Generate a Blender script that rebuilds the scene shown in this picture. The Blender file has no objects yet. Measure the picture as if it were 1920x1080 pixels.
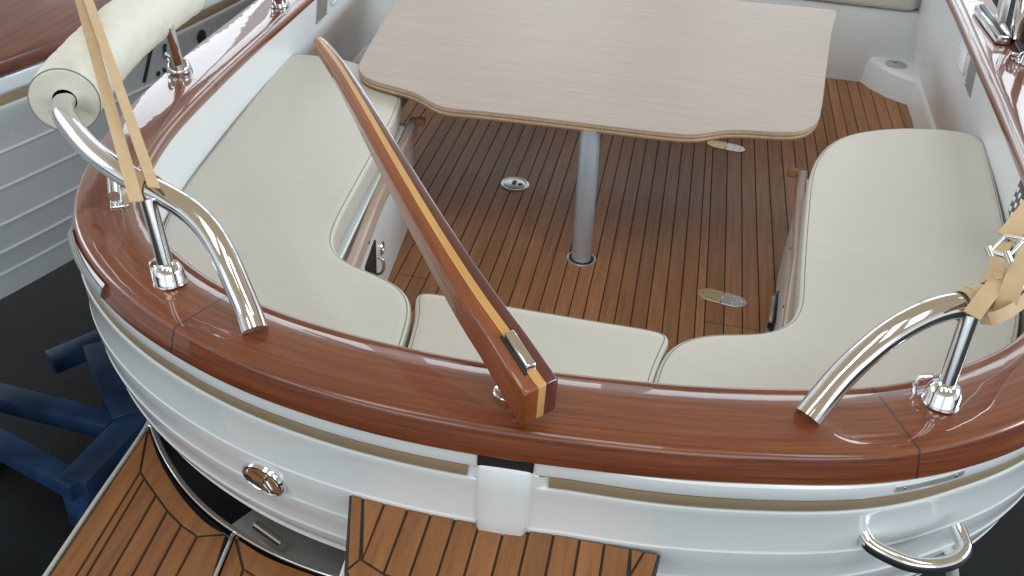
import bpy, bmesh, math, random
from mathutils import Vector, Matrix
from mathutils.geometry import tessellate_polygon
random.seed(7)
scene = bpy.context.scene
col = scene.collection

# ------------------------------------------------------------------ camera
XO = 0.18                                    # boat centre line is x = 0
CAM_Z = 1.86
FOC = 1833.686                               # pixels at 1920 wide
AX = Vector((0.98027843, 0.15390371, -0.1239671))     # world axes seen from the lens
AY = Vector((0.18901158, -0.54702174, 0.81550098))
AZ = Vector((0.05769593, -0.82284924, -0.5653232))
cam_data = bpy.data.cameras.new("camera")
cam = bpy.data.objects.new("camera", cam_data)
col.objects.link(cam)
cam_data.sensor_width = 36.0
cam_data.lens = FOC / 1920 * 36.0
cam_data.clip_start = 0.05
cam_data.clip_end = 200
M = Matrix(((AX[0], -AX[1], -AX[2], XO), (AY[0], -AY[1], -AY[2], 0), (AZ[0], -AZ[1], -AZ[2], CAM_Z), (0, 0, 0, 1)))
cam.matrix_world = M
scene.camera = cam

# ------------------------------------------------------------------ light
world = bpy.data.worlds.new("World")
scene.world = world
world.use_nodes = True
nt_w = world.node_tree
bg = nt_w.nodes["Background"]
w_tc = nt_w.nodes.new('ShaderNodeTexCoord')
w_sep = nt_w.nodes.new('ShaderNodeSeparateXYZ')
w_map = nt_w.nodes.new('ShaderNodeMapRange')
w_map.inputs[1].default_value = -1; w_map.inputs[2].default_value = 1
w_ramp = nt_w.nodes.new('ShaderNodeValToRGB')
we = w_ramp.color_ramp.elements
we[0].position = .46; we[0].color = (.03, .035, .04, 1)          # dark hall floor
we[1].position = .52; we[1].color = (.62, .70, .76, 1)           # pale walls with daylight
e_ = we.new(.66); e_.color = (.50, .53, .54, 1)
e_ = we.new(.80); e_.color = (.30, .25, .18, 1)                  # brown boarded ceiling
e_ = we.new(1.0); e_.color = (.30, .25, .18, 1)
nt_w.links.new(w_tc.outputs['Generated'], w_sep.inputs[0])
nt_w.links.new(w_sep.outputs['Z'], w_map.inputs[0])
nt_w.links.new(w_map.outputs[0], w_ramp.inputs[0])
nt_w.links.new(w_ramp.outputs[0], bg.inputs[0])
bg.inputs[1].default_value = 1.1

def area(name, loc, target, sx, sy, power, color):
    d = bpy.data.lights.new(name, 'AREA')
    d.shape = 'RECTANGLE'; d.size = sx; d.size_y = sy
    d.energy = power; d.color = color
    o = bpy.data.objects.new(name, d); col.objects.link(o)
    o.location = loc
    o.rotation_euler = (Vector(target) - Vector(loc)).to_track_quat('-Z', 'Y').to_euler()
    return o
COOL = (0.80, 0.92, 1.0)
# far windows ahead of the bow, long roof lights almost overhead, windows astern
for x in (-7.5, -4.5, -1.5, 1.5, 4.5, 7.5):
    area("window_light", (x, 13.5, 4.6), (x * .6, 2.5, 0.6), 2.4, 2.6, 46, COOL)
for x in (-2.2, 0.6, 3.4):
    area("roof_light", (x, -0.3, 6.4), (x * .7, 1.2, 0), 1.3, 3.6, 46, COOL)
area("window_light", (9.5, 3.5, 3.6), (0, 2.6, 0.5), 5.0, 2.4, 420, COOL)
area("window_light", (-9.5, 4.0, 3.8), (0, 2.8, 0.5), 5.0, 2.4, 190, COOL)
area("window_light", (4.2, -6.6, 3.0), (0, 1.6, 0.4), 6.5, 3.0, 95, COOL)
area("window_light", (-4.0, -6.6, 3.0), (0, 1.6, 0.4), 6.0, 3.0, 78, COOL)

scene.view_settings.view_transform = 'Standard'
scene.view_settings.look = 'None'
scene.view_settings.exposure = 0.36
scene.view_settings.gamma = 1.0
scene.render.engine = 'CYCLES'
scene.cycles.use_denoising = True
scene.cycles.max_bounces = 8

# ------------------------------------------------------------------ helpers
def at(px, py, z):
    """point of the place on the level z that was read off the photograph"""
    r = Vector(((px - 960) / FOC, (py - 540) / FOC, 1.0))
    d = (z - CAM_Z) / r.dot(AZ)
    p = r * d
    return Vector((p.dot(AX) + XO, p.dot(AY), z))
def ats(pts, z): return [at(a, b, z) for a, b in pts]

def spline(pts, step=0.02, closed=False):
    pts = [Vector(p) for p in pts]
    n = len(pts); out = []
    rng = n if closed else n - 1
    for i in range(rng):
        if closed:
            p0, p1, p2, p3 = pts[(i - 1) % n], pts[i], pts[(i + 1) % n], pts[(i + 2) % n]
        else:
            p1, p2 = pts[i], pts[i + 1]
            p0 = pts[i - 1] if i > 0 else p1 * 2 - p2
            p3 = pts[i + 2] if i + 2 < n else p2 * 2 - p1
        d1 = max((p1 - p0).length, 1e-6) ** .5; d2 = max((p2 - p1).length, 1e-6) ** .5; d3 = max((p3 - p2).length, 1e-6) ** .5
        b1 = (p2 * d1 * d1 - p0 * d2 * d2 + p1 * (2 * d1 * d1 + 3 * d1 * d2 + d2 * d2)) / (3 * d1 * (d1 + d2))
        b2 = (p1 * d3 * d3 - p3 * d2 * d2 + p2 * (2 * d3 * d3 + 3 * d3 * d2 + d2 * d2)) / (3 * d3 * (d3 + d2))
        k = max(2, int((p2 - p1).length / step))
        for j in range(k):
            t = j / k; u = 1 - t
            out.append(p1 * u ** 3 + b1 * 3 * u * u * t + b2 * 3 * u * t * t + p2 * t ** 3)
    if not closed: out.append(pts[-1].copy())
    return out
def resample(path, step, closed=False):
    p = list(path) + ([path[0]] if closed else [])
    L = [0]
    for a, b in zip(p, p[1:]): L.append(L[-1] + (b - a).length)
    n = max(3, int(round(L[-1] / step))); out = []; j = 0
    for i in range(n + (0 if closed else 1)):
        s = L[-1] * i / n
        while j < len(L) - 2 and L[j + 1] < s: j += 1
        t = (s - L[j]) / max(L[j + 1] - L[j], 1e-9)
        out.append(p[j].lerp(p[j + 1], t))
    return out
def relax(path, it=10):
    p = [v.copy() for v in path]
    for _ in range(it):
        q = [v.copy() for v in p]
        for i in range(1, len(p) - 1): q[i] = p[i] * .5 + (p[i - 1] + p[i + 1]) * .25
        p = q
    return p
def area2(poly): return sum(a.x * b.y - b.x * a.y for a, b in zip(poly, poly[1:] + poly[:1]))
def ccw(poly): return poly if area2(poly) > 0 else poly[::-1]
def offset(poly, d):
    """closed ccw outline moved inwards by d (mitred)"""
    n = len(poly); out = []
    for i in range(n):
        a, b, c = poly[i - 1], poly[i], poly[(i + 1) % n]
        e1 = Vector((b.x - a.x, b.y - a.y)); e2 = Vector((c.x - b.x, c.y - b.y))
        if e1.length < 1e-9: e1 = e2
        if e2.length < 1e-9: e2 = e1
        e1.normalize(); e2.normalize()
        n1 = Vector((-e1.y, e1.x)); n2 = Vector((-e2.y, e2.x))
        m = n1 + n2
        if m.length < 1e-6: m = n1.copy()
        m.normalize()
        k = d / max(m.dot(n1), 0.4)
        out.append(Vector((b.x + m.x * k, b.y + m.y * k, b.z)))
    return out

def setparent(o, parent):
    if parent is not None:
        o.parent = parent
        o.matrix_parent_inverse = parent['_mw'] if False else PINV.get(parent.name, Matrix())
PINV = {}
def thing(name, label, cat, loc, group=None):
    o = bpy.data.objects.new(name, None); col.objects.link(o)
    o.empty_display_size = .1
    o.location = loc
    PINV[o.name] = Matrix.Translation(-Vector(loc))
    o['label'] = label; o['category'] = cat
    if group: o['group'] = group
    return o
def tag(o, label, cat, group=None):
    o['label'] = label; o['category'] = cat
    if group: o['group'] = group
    return o
def obj(name, verts, faces, mat, parent=None, smooth=True, uvs=None, sharp=40, label=None):
    me = bpy.data.meshes.new(name)
    me.from_pydata([tuple(v) for v in verts], [], faces)
    if uvs:
        uvl = me.uv_layers.new(name="UVMap")
        for lp in me.loops: uvl.data[lp.index].uv = uvs[lp.vertex_index]
    me.update()
    if isinstance(mat, (list, tuple)):
        for m in mat: me.materials.append(m)
    else: me.materials.append(mat)
    if smooth:
        me.shade_smooth()
        if sharp: me.set_sharp_from_angle(angle=math.radians(sharp))
    o = bpy.data.objects.new(name, me); col.objects.link(o)
    setparent(o, parent)
    if label: o['label'] = label
    return o
def link_mesh(name, me, parent, mw):
    o = bpy.data.objects.new(name, me); col.objects.link(o)
    setparent(o, parent)
    o.matrix_basis = mw
    return o
def bmobj(name, bm, mat, parent=None, smooth=True, sharp=40, label=None):
    me = bpy.data.meshes.new(name); bmesh.ops.recalc_face_normals(bm, faces=bm.faces)
    bm.to_mesh(me); bm.free(); me.materials.append(mat)
    if smooth:
        me.shade_smooth(); me.set_sharp_from_angle(angle=math.radians(sharp))
    o = bpy.data.objects.new(name, me); col.objects.link(o); setparent(o, parent)
    if label: o['label'] = label
    return o
def box_bm(c, s, bev=0.0, rot=None, seg=2):
    bm = bmesh.new(); bmesh.ops.create_cube(bm, size=1)
    bmesh.ops.scale(bm, vec=s, verts=bm.verts)
    if bev: bmesh.ops.bevel(bm, geom=bm.edges[:], offset=bev, segments=seg, affect='EDGES', profile=.5)
    if rot is not None: bmesh.ops.transform(bm, matrix=rot.to_4x4(), verts=bm.verts)
    bmesh.ops.translate(bm, vec=c, verts=bm.verts)
    return bm
def join_bm(a, b):
    me = bpy.data.meshes.new('tmp'); b.to_mesh(me); a.from_mesh(me); b.free(); bpy.data.meshes.remove(me); return a
def frame(direction, up=Vector((0, 0, 1))):
    z = direction.normalized(); x = up.cross(z)
    if x.length < 1e-4: x = Vector((1, 0, 0)).cross(z)
    x.normalize(); y = z.cross(x)
    return Matrix((x, y, z)).transposed()
def tube(path, r, n=16, cap=True, flat=1.0, up=None):
    """verts/faces of a tube; r number or function of t; flat squashes along 'up'"""
    v = []; f = []
    N = len(path)
    prev = None
    for i, p in enumerate(path):
        d = (path[min(i + 1, N - 1)] - path[max(i - 1, 0)]).normalized()
        if prev is None:
            R = frame(d, up or Vector((0, 0, 1))); xa = R.col[0].copy()
        else:
            xa = prev - d * prev.dot(d); xa.normalize()
        ya = d.cross(xa); prev = xa
        rr = r(i / (N - 1)) if callable(r) else r
        for k in range(n):
            a = 2 * math.pi * k / n
            v.append(p + xa * math.cos(a) * rr + ya * math.sin(a) * rr * flat)
    for i in range(N - 1):
        for k in range(n):
            k2 = (k + 1) % n
            f.append((i * n + k, i * n + k2, (i + 1) * n + k2, (i + 1) * n + k))
    if cap:
        f.append(tuple(range(n))[::-1]); f.append(tuple((N - 1) * n + k for k in range(n)))
    return v, f
def lathe(profile, c, axis=Vector((0, 0, 1)), n=28, sq=(1, 1), xdir=None):
    R = frame(axis, xdir or Vector((0, 1, 0.01)))
    v = []; f = []
    for (r, h) in profile:
        for k in range(n):
            a = 2 * math.pi * k / n
            v.append(c + R @ Vector((math.cos(a) * r * sq[0], math.sin(a) * r * sq[1], h)))
    m = len(profile)
    for i in range(m - 1):
        for k in range(n):
            k2 = (k + 1) % n
            f.append((i * n + k, i * n + k2, (i + 1) * n + k2, (i + 1) * n + k))
    f.append(tuple(range(n))[::-1]); f.append(tuple((m - 1) * n + k for k in range(n)))
    return v, f
def ribbon(path, width, thick, normals):
    """strap of rectangular section along path, flat side facing normals"""
    v = []; f = []; N = len(path)
    for i, p in enumerate(path):
        d = (path[min(i + 1, N - 1)] - path[max(i - 1, 0)]).normalized()
        nn = normals[i] if isinstance(normals, list) else normals
        nn = (nn - d * nn.dot(d)).normalized()
        s = d.cross(nn).normalized()
        for a, b in ((-1, -1), (1, -1), (1, 1), (-1, 1)):
            v.append(p + s * a * width / 2 + nn * b * thick / 2)
    for i in range(N - 1):
        for k in range(4):
            k2 = (k + 1) % 4
            f.append((i * 4 + k, i * 4 + k2, (i + 1) * 4 + k2, (i + 1) * 4 + k))
    f.append((3, 2, 1, 0)); f.append(tuple((N - 1) * 4 + k for k in range(4)))
    return v, f
def rings_solid(rings, cap_top=True, cap_bot=True):
    n = len(rings[0]); v = [p for r in rings for p in r]; f = []
    for i in range(len(rings) - 1):
        for k in range(n):
            k2 = (k + 1) % n
            f.append((i * n + k, i * n + k2, (i + 1) * n + k2, (i + 1) * n + k))
    def cap(base, flip):
        pts = [Vector((p.x, p.y, 0)) for p in v[base:base + n]]
        for t in tessellate_polygon([pts]):
            a, b, c = t
            cr = (pts[b] - pts[a]).cross(pts[c] - pts[a]).z
            if abs(cr) < 1e-14: continue
            if (cr < 0) != flip: a, b, c = a, c, b
            f.append((base + a, base + b, base + c))
    if cap_top: cap((len(rings) - 1) * n, False)
    if cap_bot: cap(0, True)
    return v, f
def prism(name, poly, z0, z1, mat, parent=None, bev=0.0015, shrink=0.0, smooth=False, label=None):
    poly = ccw([Vector((p[0], p[1], 0)) for p in poly])
    if shrink: poly = offset(poly, shrink)
    R = []
    for d, z in ((0, z0), (0, z1 - bev), (bev, z1)) if bev else ((0, z0), (0, z1)):
        q = offset(poly, d) if d else poly
        R.append([Vector((p.x, p.y, z)) for p in q])
    v, f = rings_solid(R)
    return obj(name, v, f, mat, parent, smooth=smooth, label=label)
def plan_spline(pts, step=.012, it=10):
    p = resample(spline(pts, .006, True), step, True)
    n = len(p)
    for _ in range(it):
        p = [p[i] * .5 + (p[i - 1] + p[(i + 1) % n]) * .25 for i in range(n)]
    return p

# ------------------------------------------------------------------ materials
def mat_base(name):
    m = bpy.data.materials.new(name); m.use_nodes = True
    nt = m.node_tree; b = nt.nodes['Principled BSDF']
    return m, nt, b
def simple(name, c, rough=.5, metal=0, coat=0, coat_r=.03, bump=None, var=None, spec=.5):
    m, nt, b = mat_base(name)
    b.inputs['Base Color'].default_value = (*c, 1)
    b.inputs['Roughness'].default_value = rough
    b.inputs['Metallic'].default_value = metal
    b.inputs['Coat Weight'].default_value = coat
    b.inputs['Coat Roughness'].default_value = coat_r
    b.inputs['Specular IOR Level'].default_value = spec
    tc = nt.nodes.new('ShaderNodeTexCoord')
    if var:
        n = nt.nodes.new('ShaderNodeTexNoise'); n.inputs['Scale'].default_value = var[0]; n.inputs['Detail'].default_value = 5
        nt.links.new(tc.outputs['Object'], n.inputs['Vector'])
        r = nt.nodes.new('ShaderNodeMapRange'); r.inputs[1].default_value = .3; r.inputs[2].default_value = .7
        r.inputs[3].default_value = 1 - var[1]; r.inputs[4].default_value = 1 + var[1]
        nt.links.new(n.outputs['Fac'], r.inputs[0])
        mx = nt.nodes.new('ShaderNodeVectorMath'); mx.operation = 'SCALE'; mx.inputs[0].default_value = c
        nt.links.new(r.outputs[0], mx.inputs['Scale']); nt.links.new(mx.outputs[0], b.inputs['Base Color'])
        r2 = nt.nodes.new('ShaderNodeMapRange'); r2.inputs[3].default_value = max(rough - .08, .01); r2.inputs[4].default_value = rough + .12
        nt.links.new(n.outputs['Fac'], r2.inputs[0]); nt.links.new(r2.outputs[0], b.inputs['Roughness'])
    if bump:
        last = None
        for sc, dist in bump:
            n2 = nt.nodes.new('ShaderNodeTexNoise'); n2.inputs['Scale'].default_value = sc; n2.inputs['Detail'].default_value = 3
            nt.links.new(tc.outputs['Object'], n2.inputs['Vector'])
            bp = nt.nodes.new('ShaderNodeBump'); bp.inputs['Distance'].default_value = dist; bp.inputs['Strength'].default_value = 1
            nt.links.new(n2.outputs['Fac'], bp.inputs['Height'])
            if last: nt.links.new(last.outputs[0], bp.inputs['Normal'])
            last = bp
        nt.links.new(last.outputs[0], b.inputs['Normal'])
    return m
def wood(name, cols, stretch, scale=1.0, rough=.45, coat=0.0, coat_r=.04, uv=False, rnd=.12, bump=.0006, pores=True, orient=0):
    """grain along the axis with the small stretch factor"""
    m, nt, b = mat_base(name)
    N = nt.nodes.new; Lk = nt.links.new
    tc = N('ShaderNodeTexCoord')
    mp = N('ShaderNodeMapping'); mp.inputs['Scale'].default_value = stretch
    mp.inputs['Rotation'].default_value = (0, 0, orient)
    oi = N('ShaderNodeObjectInfo')
    sc = N('ShaderNodeMath'); sc.operation = 'MULTIPLY'; sc.inputs[1].default_value = 37.0
    Lk(oi.outputs['Random'], sc.inputs[0])
    ad = N('ShaderNodeVectorMath'); ad.operation = 'ADD'
    Lk(tc.outputs['UV' if uv else 'Object'], mp.inputs['Vector'])
    Lk(mp.outputs[0], ad.inputs[0])
    if not uv: Lk(sc.outputs[0], ad.inputs[1])
    n1 = N('ShaderNodeTexNoise'); n1.inputs['Scale'].default_value = 3.0 * scale; n1.inputs['Detail'].default_value = 6; n1.inputs['Roughness'].default_value = .6; n1.inputs['Distortion'].default_value = .4
    n2 = N('ShaderNodeTexNoise'); n2.inputs['Scale'].default_value = 26.0 * scale; n2.inputs['Detail'].default_value = 4; n2.inputs['Roughness'].default_value = .7
    Lk(ad.outputs[0], n1.inputs['Vector']); Lk(ad.outputs[0], n2.inputs['Vector'])
    mix = N('ShaderNodeMath'); mix.operation = 'MULTIPLY_ADD'; mix.inputs[1].default_value = .35
    Lk(n2.outputs['Fac'], mix.inputs[0])
    m2 = N('ShaderNodeMath'); m2.operation = 'MULTIPLY'; m2.inputs[1].default_value = .65
    Lk(n1.outputs['Fac'], m2.inputs[0]); Lk(m2.outputs[0], mix.inputs[2])
    cr = N('ShaderNodeValToRGB')
    e = cr.color_ramp.elements
    k = len(cols)
    while len(e) < k: e.new(.5)
    for i, c in enumerate(cols):
        e[i].position = .34 + .32 * i / (k - 1); e[i].color = (*c, 1)
    Lk(mix.outputs[0], cr.inputs[0])
    hs = N('ShaderNodeHueSaturation')
    vr = N('ShaderNodeMapRange'); vr.inputs[3].default_value = 1 - rnd; vr.inputs[4].default_value = 1 + rnd
    Lk(oi.outputs['Random'], vr.inputs[0]); Lk(vr.outputs[0], hs.inputs['Value'])
    Lk(cr.outputs[0], hs.inputs['Color']); Lk(hs.outputs[0], b.inputs['Base Color'])
    b.inputs['Roughness'].default_value = rough
    b.inputs['Coat Weight'].default_value = coat; b.inputs['Coat Roughness'].default_value = coat_r
    if bump:
        bp = N('ShaderNodeBump'); bp.inputs['Distance'].default_value = bump
        Lk(n2.outputs['Fac'], bp.inputs['Height']); Lk(bp.outputs[0], b.inputs['Normal'])
    if coat:
        # brushed varnish: very faint waviness of the clear coat
        wv = N('ShaderNodeTexNoise'); wv.inputs['Scale'].default_value = 9; wv.inputs['Detail'].default_value = 2
        Lk(tc.outputs['Object'], wv.inputs['Vector'])
        bp2 = N('ShaderNodeBump'); bp2.inputs['Distance'].default_value = .0012
        Lk(wv.outputs['Fac'], bp2.inputs['Height']); Lk(bp2.outputs[0], b.inputs['Coat Normal'])
    return m
MAHOG = wood('varnished mahogany', [(.090, .0165, .0036), (.180, .0385, .0075), (.275, .072, .0135)], (1.3, 46, 46), .8, .4, 1.0, .035, uv=True, rnd=.05, bump=0)
MAHOG_OBJ = wood('old varnished mahogany', [(.06, .011, .006), (.13, .028, .011), (.2, .05, .018)], (26, 1.6, 26), .5, .5, .25, .12, rnd=.05, bump=0)
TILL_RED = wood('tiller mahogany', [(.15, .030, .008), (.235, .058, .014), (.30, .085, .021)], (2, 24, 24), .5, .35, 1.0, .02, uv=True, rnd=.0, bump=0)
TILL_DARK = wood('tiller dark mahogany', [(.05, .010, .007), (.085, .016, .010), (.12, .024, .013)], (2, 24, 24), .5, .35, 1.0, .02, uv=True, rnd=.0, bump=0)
TILL_ASH = wood('tiller ash inlay', [(.5, .25, .070), (.6, .32, .10), (.68, .39, .14)], (2, 30, 30), .5, .35, 1.0, .02, uv=True, rnd=.0, bump=0)
TEAK = wood('teak planking', [(.245, .106, .046), (.34, .153, .068), (.425, .203, .097)], (30, 1.4, 30), .8, .55, 0, rnd=.17, bump=.0008)
TEAK_OUT = wood('golden teak planking', [(.185, .068, .018), (.26, .100, .028), (.33, .138, .041)], (26, 1.6, 26), .7, .5, 0, rnd=.13, bump=.0008)
CAULK = simple('black caulk', (.030, .019, .013), .7)
TABLE = wood('limed oak laminate', [(.350, .268, .216), (.395, .310, .256), (.435, .350, .294)], (.8, 14, 14), 1.1, .38, 0, rnd=.0, bump=.0001)
PLY_L = simple('pale plywood', (.56, .40, .25), .5, var=(40, .12))
PLY_D = simple('dark plywood', (.30, .19, .11), .5, var=(40, .12))
LIMED = wood('limed wood trim', [(.42, .30, .25), (.5, .38, .32), (.56, .44, .38)], (20, 1.5, 20), .6, .45, 0, rnd=.03, bump=.0002)
GEL = simple('white gelcoat', (.80, .83, .84), .16, coat=.6, coat_r=.03, var=(2.5, .012), bump=[(1.2, .004)])
LINER = simple('cream white liner', (.78, .80, .81), .32, var=(3, .015))
VINYL = simple('cream vinyl', (.595, .572, .515), .42, var=(3, .02), bump=[(3.5, .007), (17, .0016), (520, .0003)])
SEAM = simple('seam thread', (.24, .225, .185), .7)
CREAM = simple('cream cover cloth', (.74, .71, .62), .5, bump=[(9, .014), (420, .0003)], var=(5, .02))
CHROME = simple('polished stainless steel', (.78, .78, .77), .05, 1, var=(60, .02))
SATIN = simple('satin stainless steel', (.74, .74, .71), .38, .75, var=(60, .05))
BRASSY = simple('worn brass plate', (.76, .62, .38), .40, .7, var=(60, .06))
ALU = simple('anodised aluminium', (.62, .72, .86), .32, .55, var=(30, .02))
BLACK = simple('black rubber', (.012, .013, .015), .5)
NAVY = simple('navy plastic', (.018, .026, .05), .35)
STRIPE = simple('beige rubbing stripe', (.30, .222, .135), .45, var=(20, .04))
WEB = simple('beige webbing', (.60, .43, .25), .8, var=(30, .06), bump=[(900, .0006)])
PLATE = simple('dull steel plate', (.40, .41, .40), .45, .6, var=(40, .05))
GREY = simple('grey plastic', (.42, .44, .43), .45)
NGEL = simple('grey white gelcoat', (.64, .67, .70), .25, coat=.3, var=(2.5, .02))
BLUE = simple('blue steel paint', (.010, .036, .10), .5, var=(7, .6))
GROUND = simple('dark workshop floor', (.007, .0085, .010), .6, var=(3, .6), bump=[(30, .002)], spec=.2)
LETTER = simple('dark lettering', (.03, .035, .042), .4)

# ------------------------------------------------------------------ ground
GZ = -0.78
g = obj('ground', [(-40, -40, GZ), (40, -40, GZ), (40, 40, GZ), (-40, 40, GZ)], [(0, 1, 2, 3)], GROUND, smooth=False)
g['kind'] = 'structure'

# ------------------------------------------------------------------ the boat
boat = thing('launch', 'white lapstrake launch with varnished mahogany caprail seen over its rounded stern', 'boat', (0, 2.6, -.45))
RZ = .73
def R(x, y, z=RZ): return Vector((x + XO, y, z))
outer_ctrl = [R(-1.44, 6.6), R(-1.45, 5.4), R(-1.44, 4.3), R(-1.432, 3.5), R(-1.428, 3.0), R(-1.425, 2.592), R(-1.392, 2.154), R(-1.345, 1.93), R(-1.288, 1.76), R(-1.225, 1.64), R(-1.154, 1.552),
              R(-1.075, 1.479), R(-1., 1.422), R(-.932, 1.379), R(-.838, 1.331), R(-.749, 1.293), R(-.642, 1.258), R(-.471, 1.224), R(-.309, 1.211), R(-.155, 1.213),
              R(-.036, 1.222), R(.112, 1.236), R(.267, 1.263), R(.415, 1.298), R(.52, 1.339), R(.605, 1.386), R(.713, 1.462), R(.80, 1.545), R(.885, 1.655), R(.96, 1.79), R(1.02, 1.95),
              R(1.075, 2.18), R(1.12, 2.5), R(1.155, 3.), R(1.175, 3.5), R(1.2, 4.1), R(1.22, 5.), R(1.22, 6.6)]
inner_ctrl = [R(-1.31, 6.6), R(-1.31, 5.), R(-1.3, 4.2), R(-1.288, 3.6), R(-1.278, 3.154), R(-1.272, 2.7), R(-1.262, 2.421), R(-1.235, 2.078), R(-1.176, 1.842), R(-1.128, 1.75), R(-1.06, 1.66), R(-.972, 1.58),
              R(-.838, 1.492), R(-.724, 1.445), R(-.615, 1.415), R(-.535, 1.40), R(-.4, 1.384), R(-.263, 1.38), R(-.118, 1.386), R(-.005, 1.395), R(.111, 1.409), R(.274, 1.441),
              R(.427, 1.483), R(.5, 1.513), R(.649, 1.612), R(.775, 1.736), R(.86, 1.88), R(.92, 2.08), R(.96, 2.4), R(.98, 2.7), R(.996, 3.), R(1.015, 3.478), R(1.038, 4.04), R(1.06, 5.), R(1.06, 6.6)]
def sheer(p):
    t = min(1, max(0, (p.y - 1.75) / 1.5)); t = t * t * (3 - 2 * t)
    z = RZ - .062 * t
    k = (CAM_Z - z) / (CAM_Z - RZ)
    return Vector(((p.x - XO) * k + XO, p.y * k, z))
outer_ctrl = [sheer(p) for p in outer_ctrl]
inner_ctrl = [sheer(p) for p in inner_ctrl]
OUT = relax(resample(spline(outer_ctrl, .01), .018), 14)
INN_D = relax(resample(spline(inner_ctrl, .005), .009), 40)
NO = len(OUT)
OT = [(OUT[min(i + 1, NO - 1)] - OUT[max(i - 1, 0)]).normalized() for i in range(NO)]
ON = [Vector((t.y, -t.x, 0)).normalized() for t in OT]           # path runs from port bow aft round to starboard: outward is to its right
if (ON[NO // 2]).y > 0: ON = [-n for n in ON]
# matching inner points: where the outward normal meets the inner curve
INN = []
for i in range(NO):
    p = OUT[i]
    q = min(INN_D, key=lambda v: (v - p).length_squared)
    INN.append(q.copy())
INN = relax(INN, 12)
ARC = [0]
for a, b in zip(OUT, OUT[1:]): ARC.append(ARC[-1] + (b - a).length)
def near_i(px, py, z=RZ, path=None):
    q = at(px, py, z)
    return min(range(NO), key=lambda i: ((path or OUT)[i] - q).length)

def loft(name, secs, mat, parent, closed=True, uvk=None, smooth=True, sharp=35, label=None):
    """secs: list of cross sections (lists of points) joined along their order"""
    n = len(secs[0]); v = [p for s in secs for p in s]; f = []
    rng = n if closed else n - 1
    for i in range(len(secs) - 1):
        for k in range(rng):
            k2 = (k + 1) % n
            f.append((i * n + k, i * n + k2, (i + 1) * n + k2, (i + 1) * n + k))
    if closed:
        f.append(tuple(range(n))[::-1]); f.append(tuple((len(secs) - 1) * n + k for k in range(n)))
    uvs = None
    if uvk is not None:
        uvs = []
        for i, s in enumerate(secs):
            acc = 0
            for k, p in enumerate(s):
                if k: acc += (p - s[k - 1]).length
                uvs.append((uvk[i], acc))
    o = obj(name, v, f, mat, parent, smooth=smooth, uvs=uvs, sharp=sharp, label=label)
    bm = bmesh.new(); bm.from_mesh(o.data); bmesh.ops.recalc_face_normals(bm, faces=bm.faces); bm.to_mesh(o.data); bm.free()
    return o

# caprail -------------------------------------------------------------------
def rail_section(i, cut=0.0):
    I, O, n = INN[i], OUT[i], ON[i]
    d = (O - I); w = d.length; d.normalize()
    prof = [(.004, -.040), (-.006, -.034), (-.009, -.026), (-.009, -.012), (-.006, -.005), (-.001, -.0015), (.005, -.0008), (.0105, -.0022), (.0125, -.0034), (.0145, -.0022), (.018, -.0004), (.05, .0002), (w * .5, .0006), (w - .05, .0002)]
    s = [I + d * a + Vector((0, 0, b)) for a, b in prof]
    for e, z in ((-.009, 0), (-.005, -.0008), (-.0015, -.0030), (.0008, -.0062), (.0022, -.011), (.0062, -.022), (.0105, -.036), (.0145, -.050), (.0140, -.055), (.010, -.058), (.002, -.059)):
        s.append(O + n * e + Vector((0, 0, z)))
    s.append(O - d * .05 + Vector((0, 0, -.058)))
    s.append(I + d * .02 + Vector((0, 0, -.054)))
    return s
jA = near_i(350, 150, .705, [(a + b) * .5 for a, b in zip(INN, OUT)])     # port joint by the stanchion
jB = near_i(323, 610)
jC = near_i(1722, 843)
cuts = [0, jA, jB, jC, NO - 1]
for a, b in zip(cuts, cuts[1:]):
    idx = list(range(a, b + 1))
    secs = [rail_section(i) for i in idx]
    gap = .0022
    if a > 0: secs[0] = [p.lerp(q, gap / max((q - p).length, 1e-4)) if (q - p).length > gap else p for p, q in zip(secs[0], secs[1])]
    if b < NO - 1: secs[-1] = [p.lerp(q, gap / max((q - p).length, 1e-4)) if (q - p).length > gap else p for p, q in zip(secs[-1], secs[-2])]
    loft('caprail', secs, MAHOG, boat, uvk=[ARC[i] + a * .37 for i in idx], sharp=50)
JOINT = simple('dark joint filler', (.05, .03, .022), .4, coat=.6)
for j in (jA, jB, jC):
    c = [OUT[j] + (p - OUT[j]) for p in rail_section(j)]
    mid = sum(c, Vector()) / len(c)
    sec = [mid + (p - mid) * .992 for p in c]
    t = OT[j]
    loft('joint_filler', [[p - t * .004 for p in sec], [p + t * .004 for p in sec]], JOINT, boat)

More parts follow.
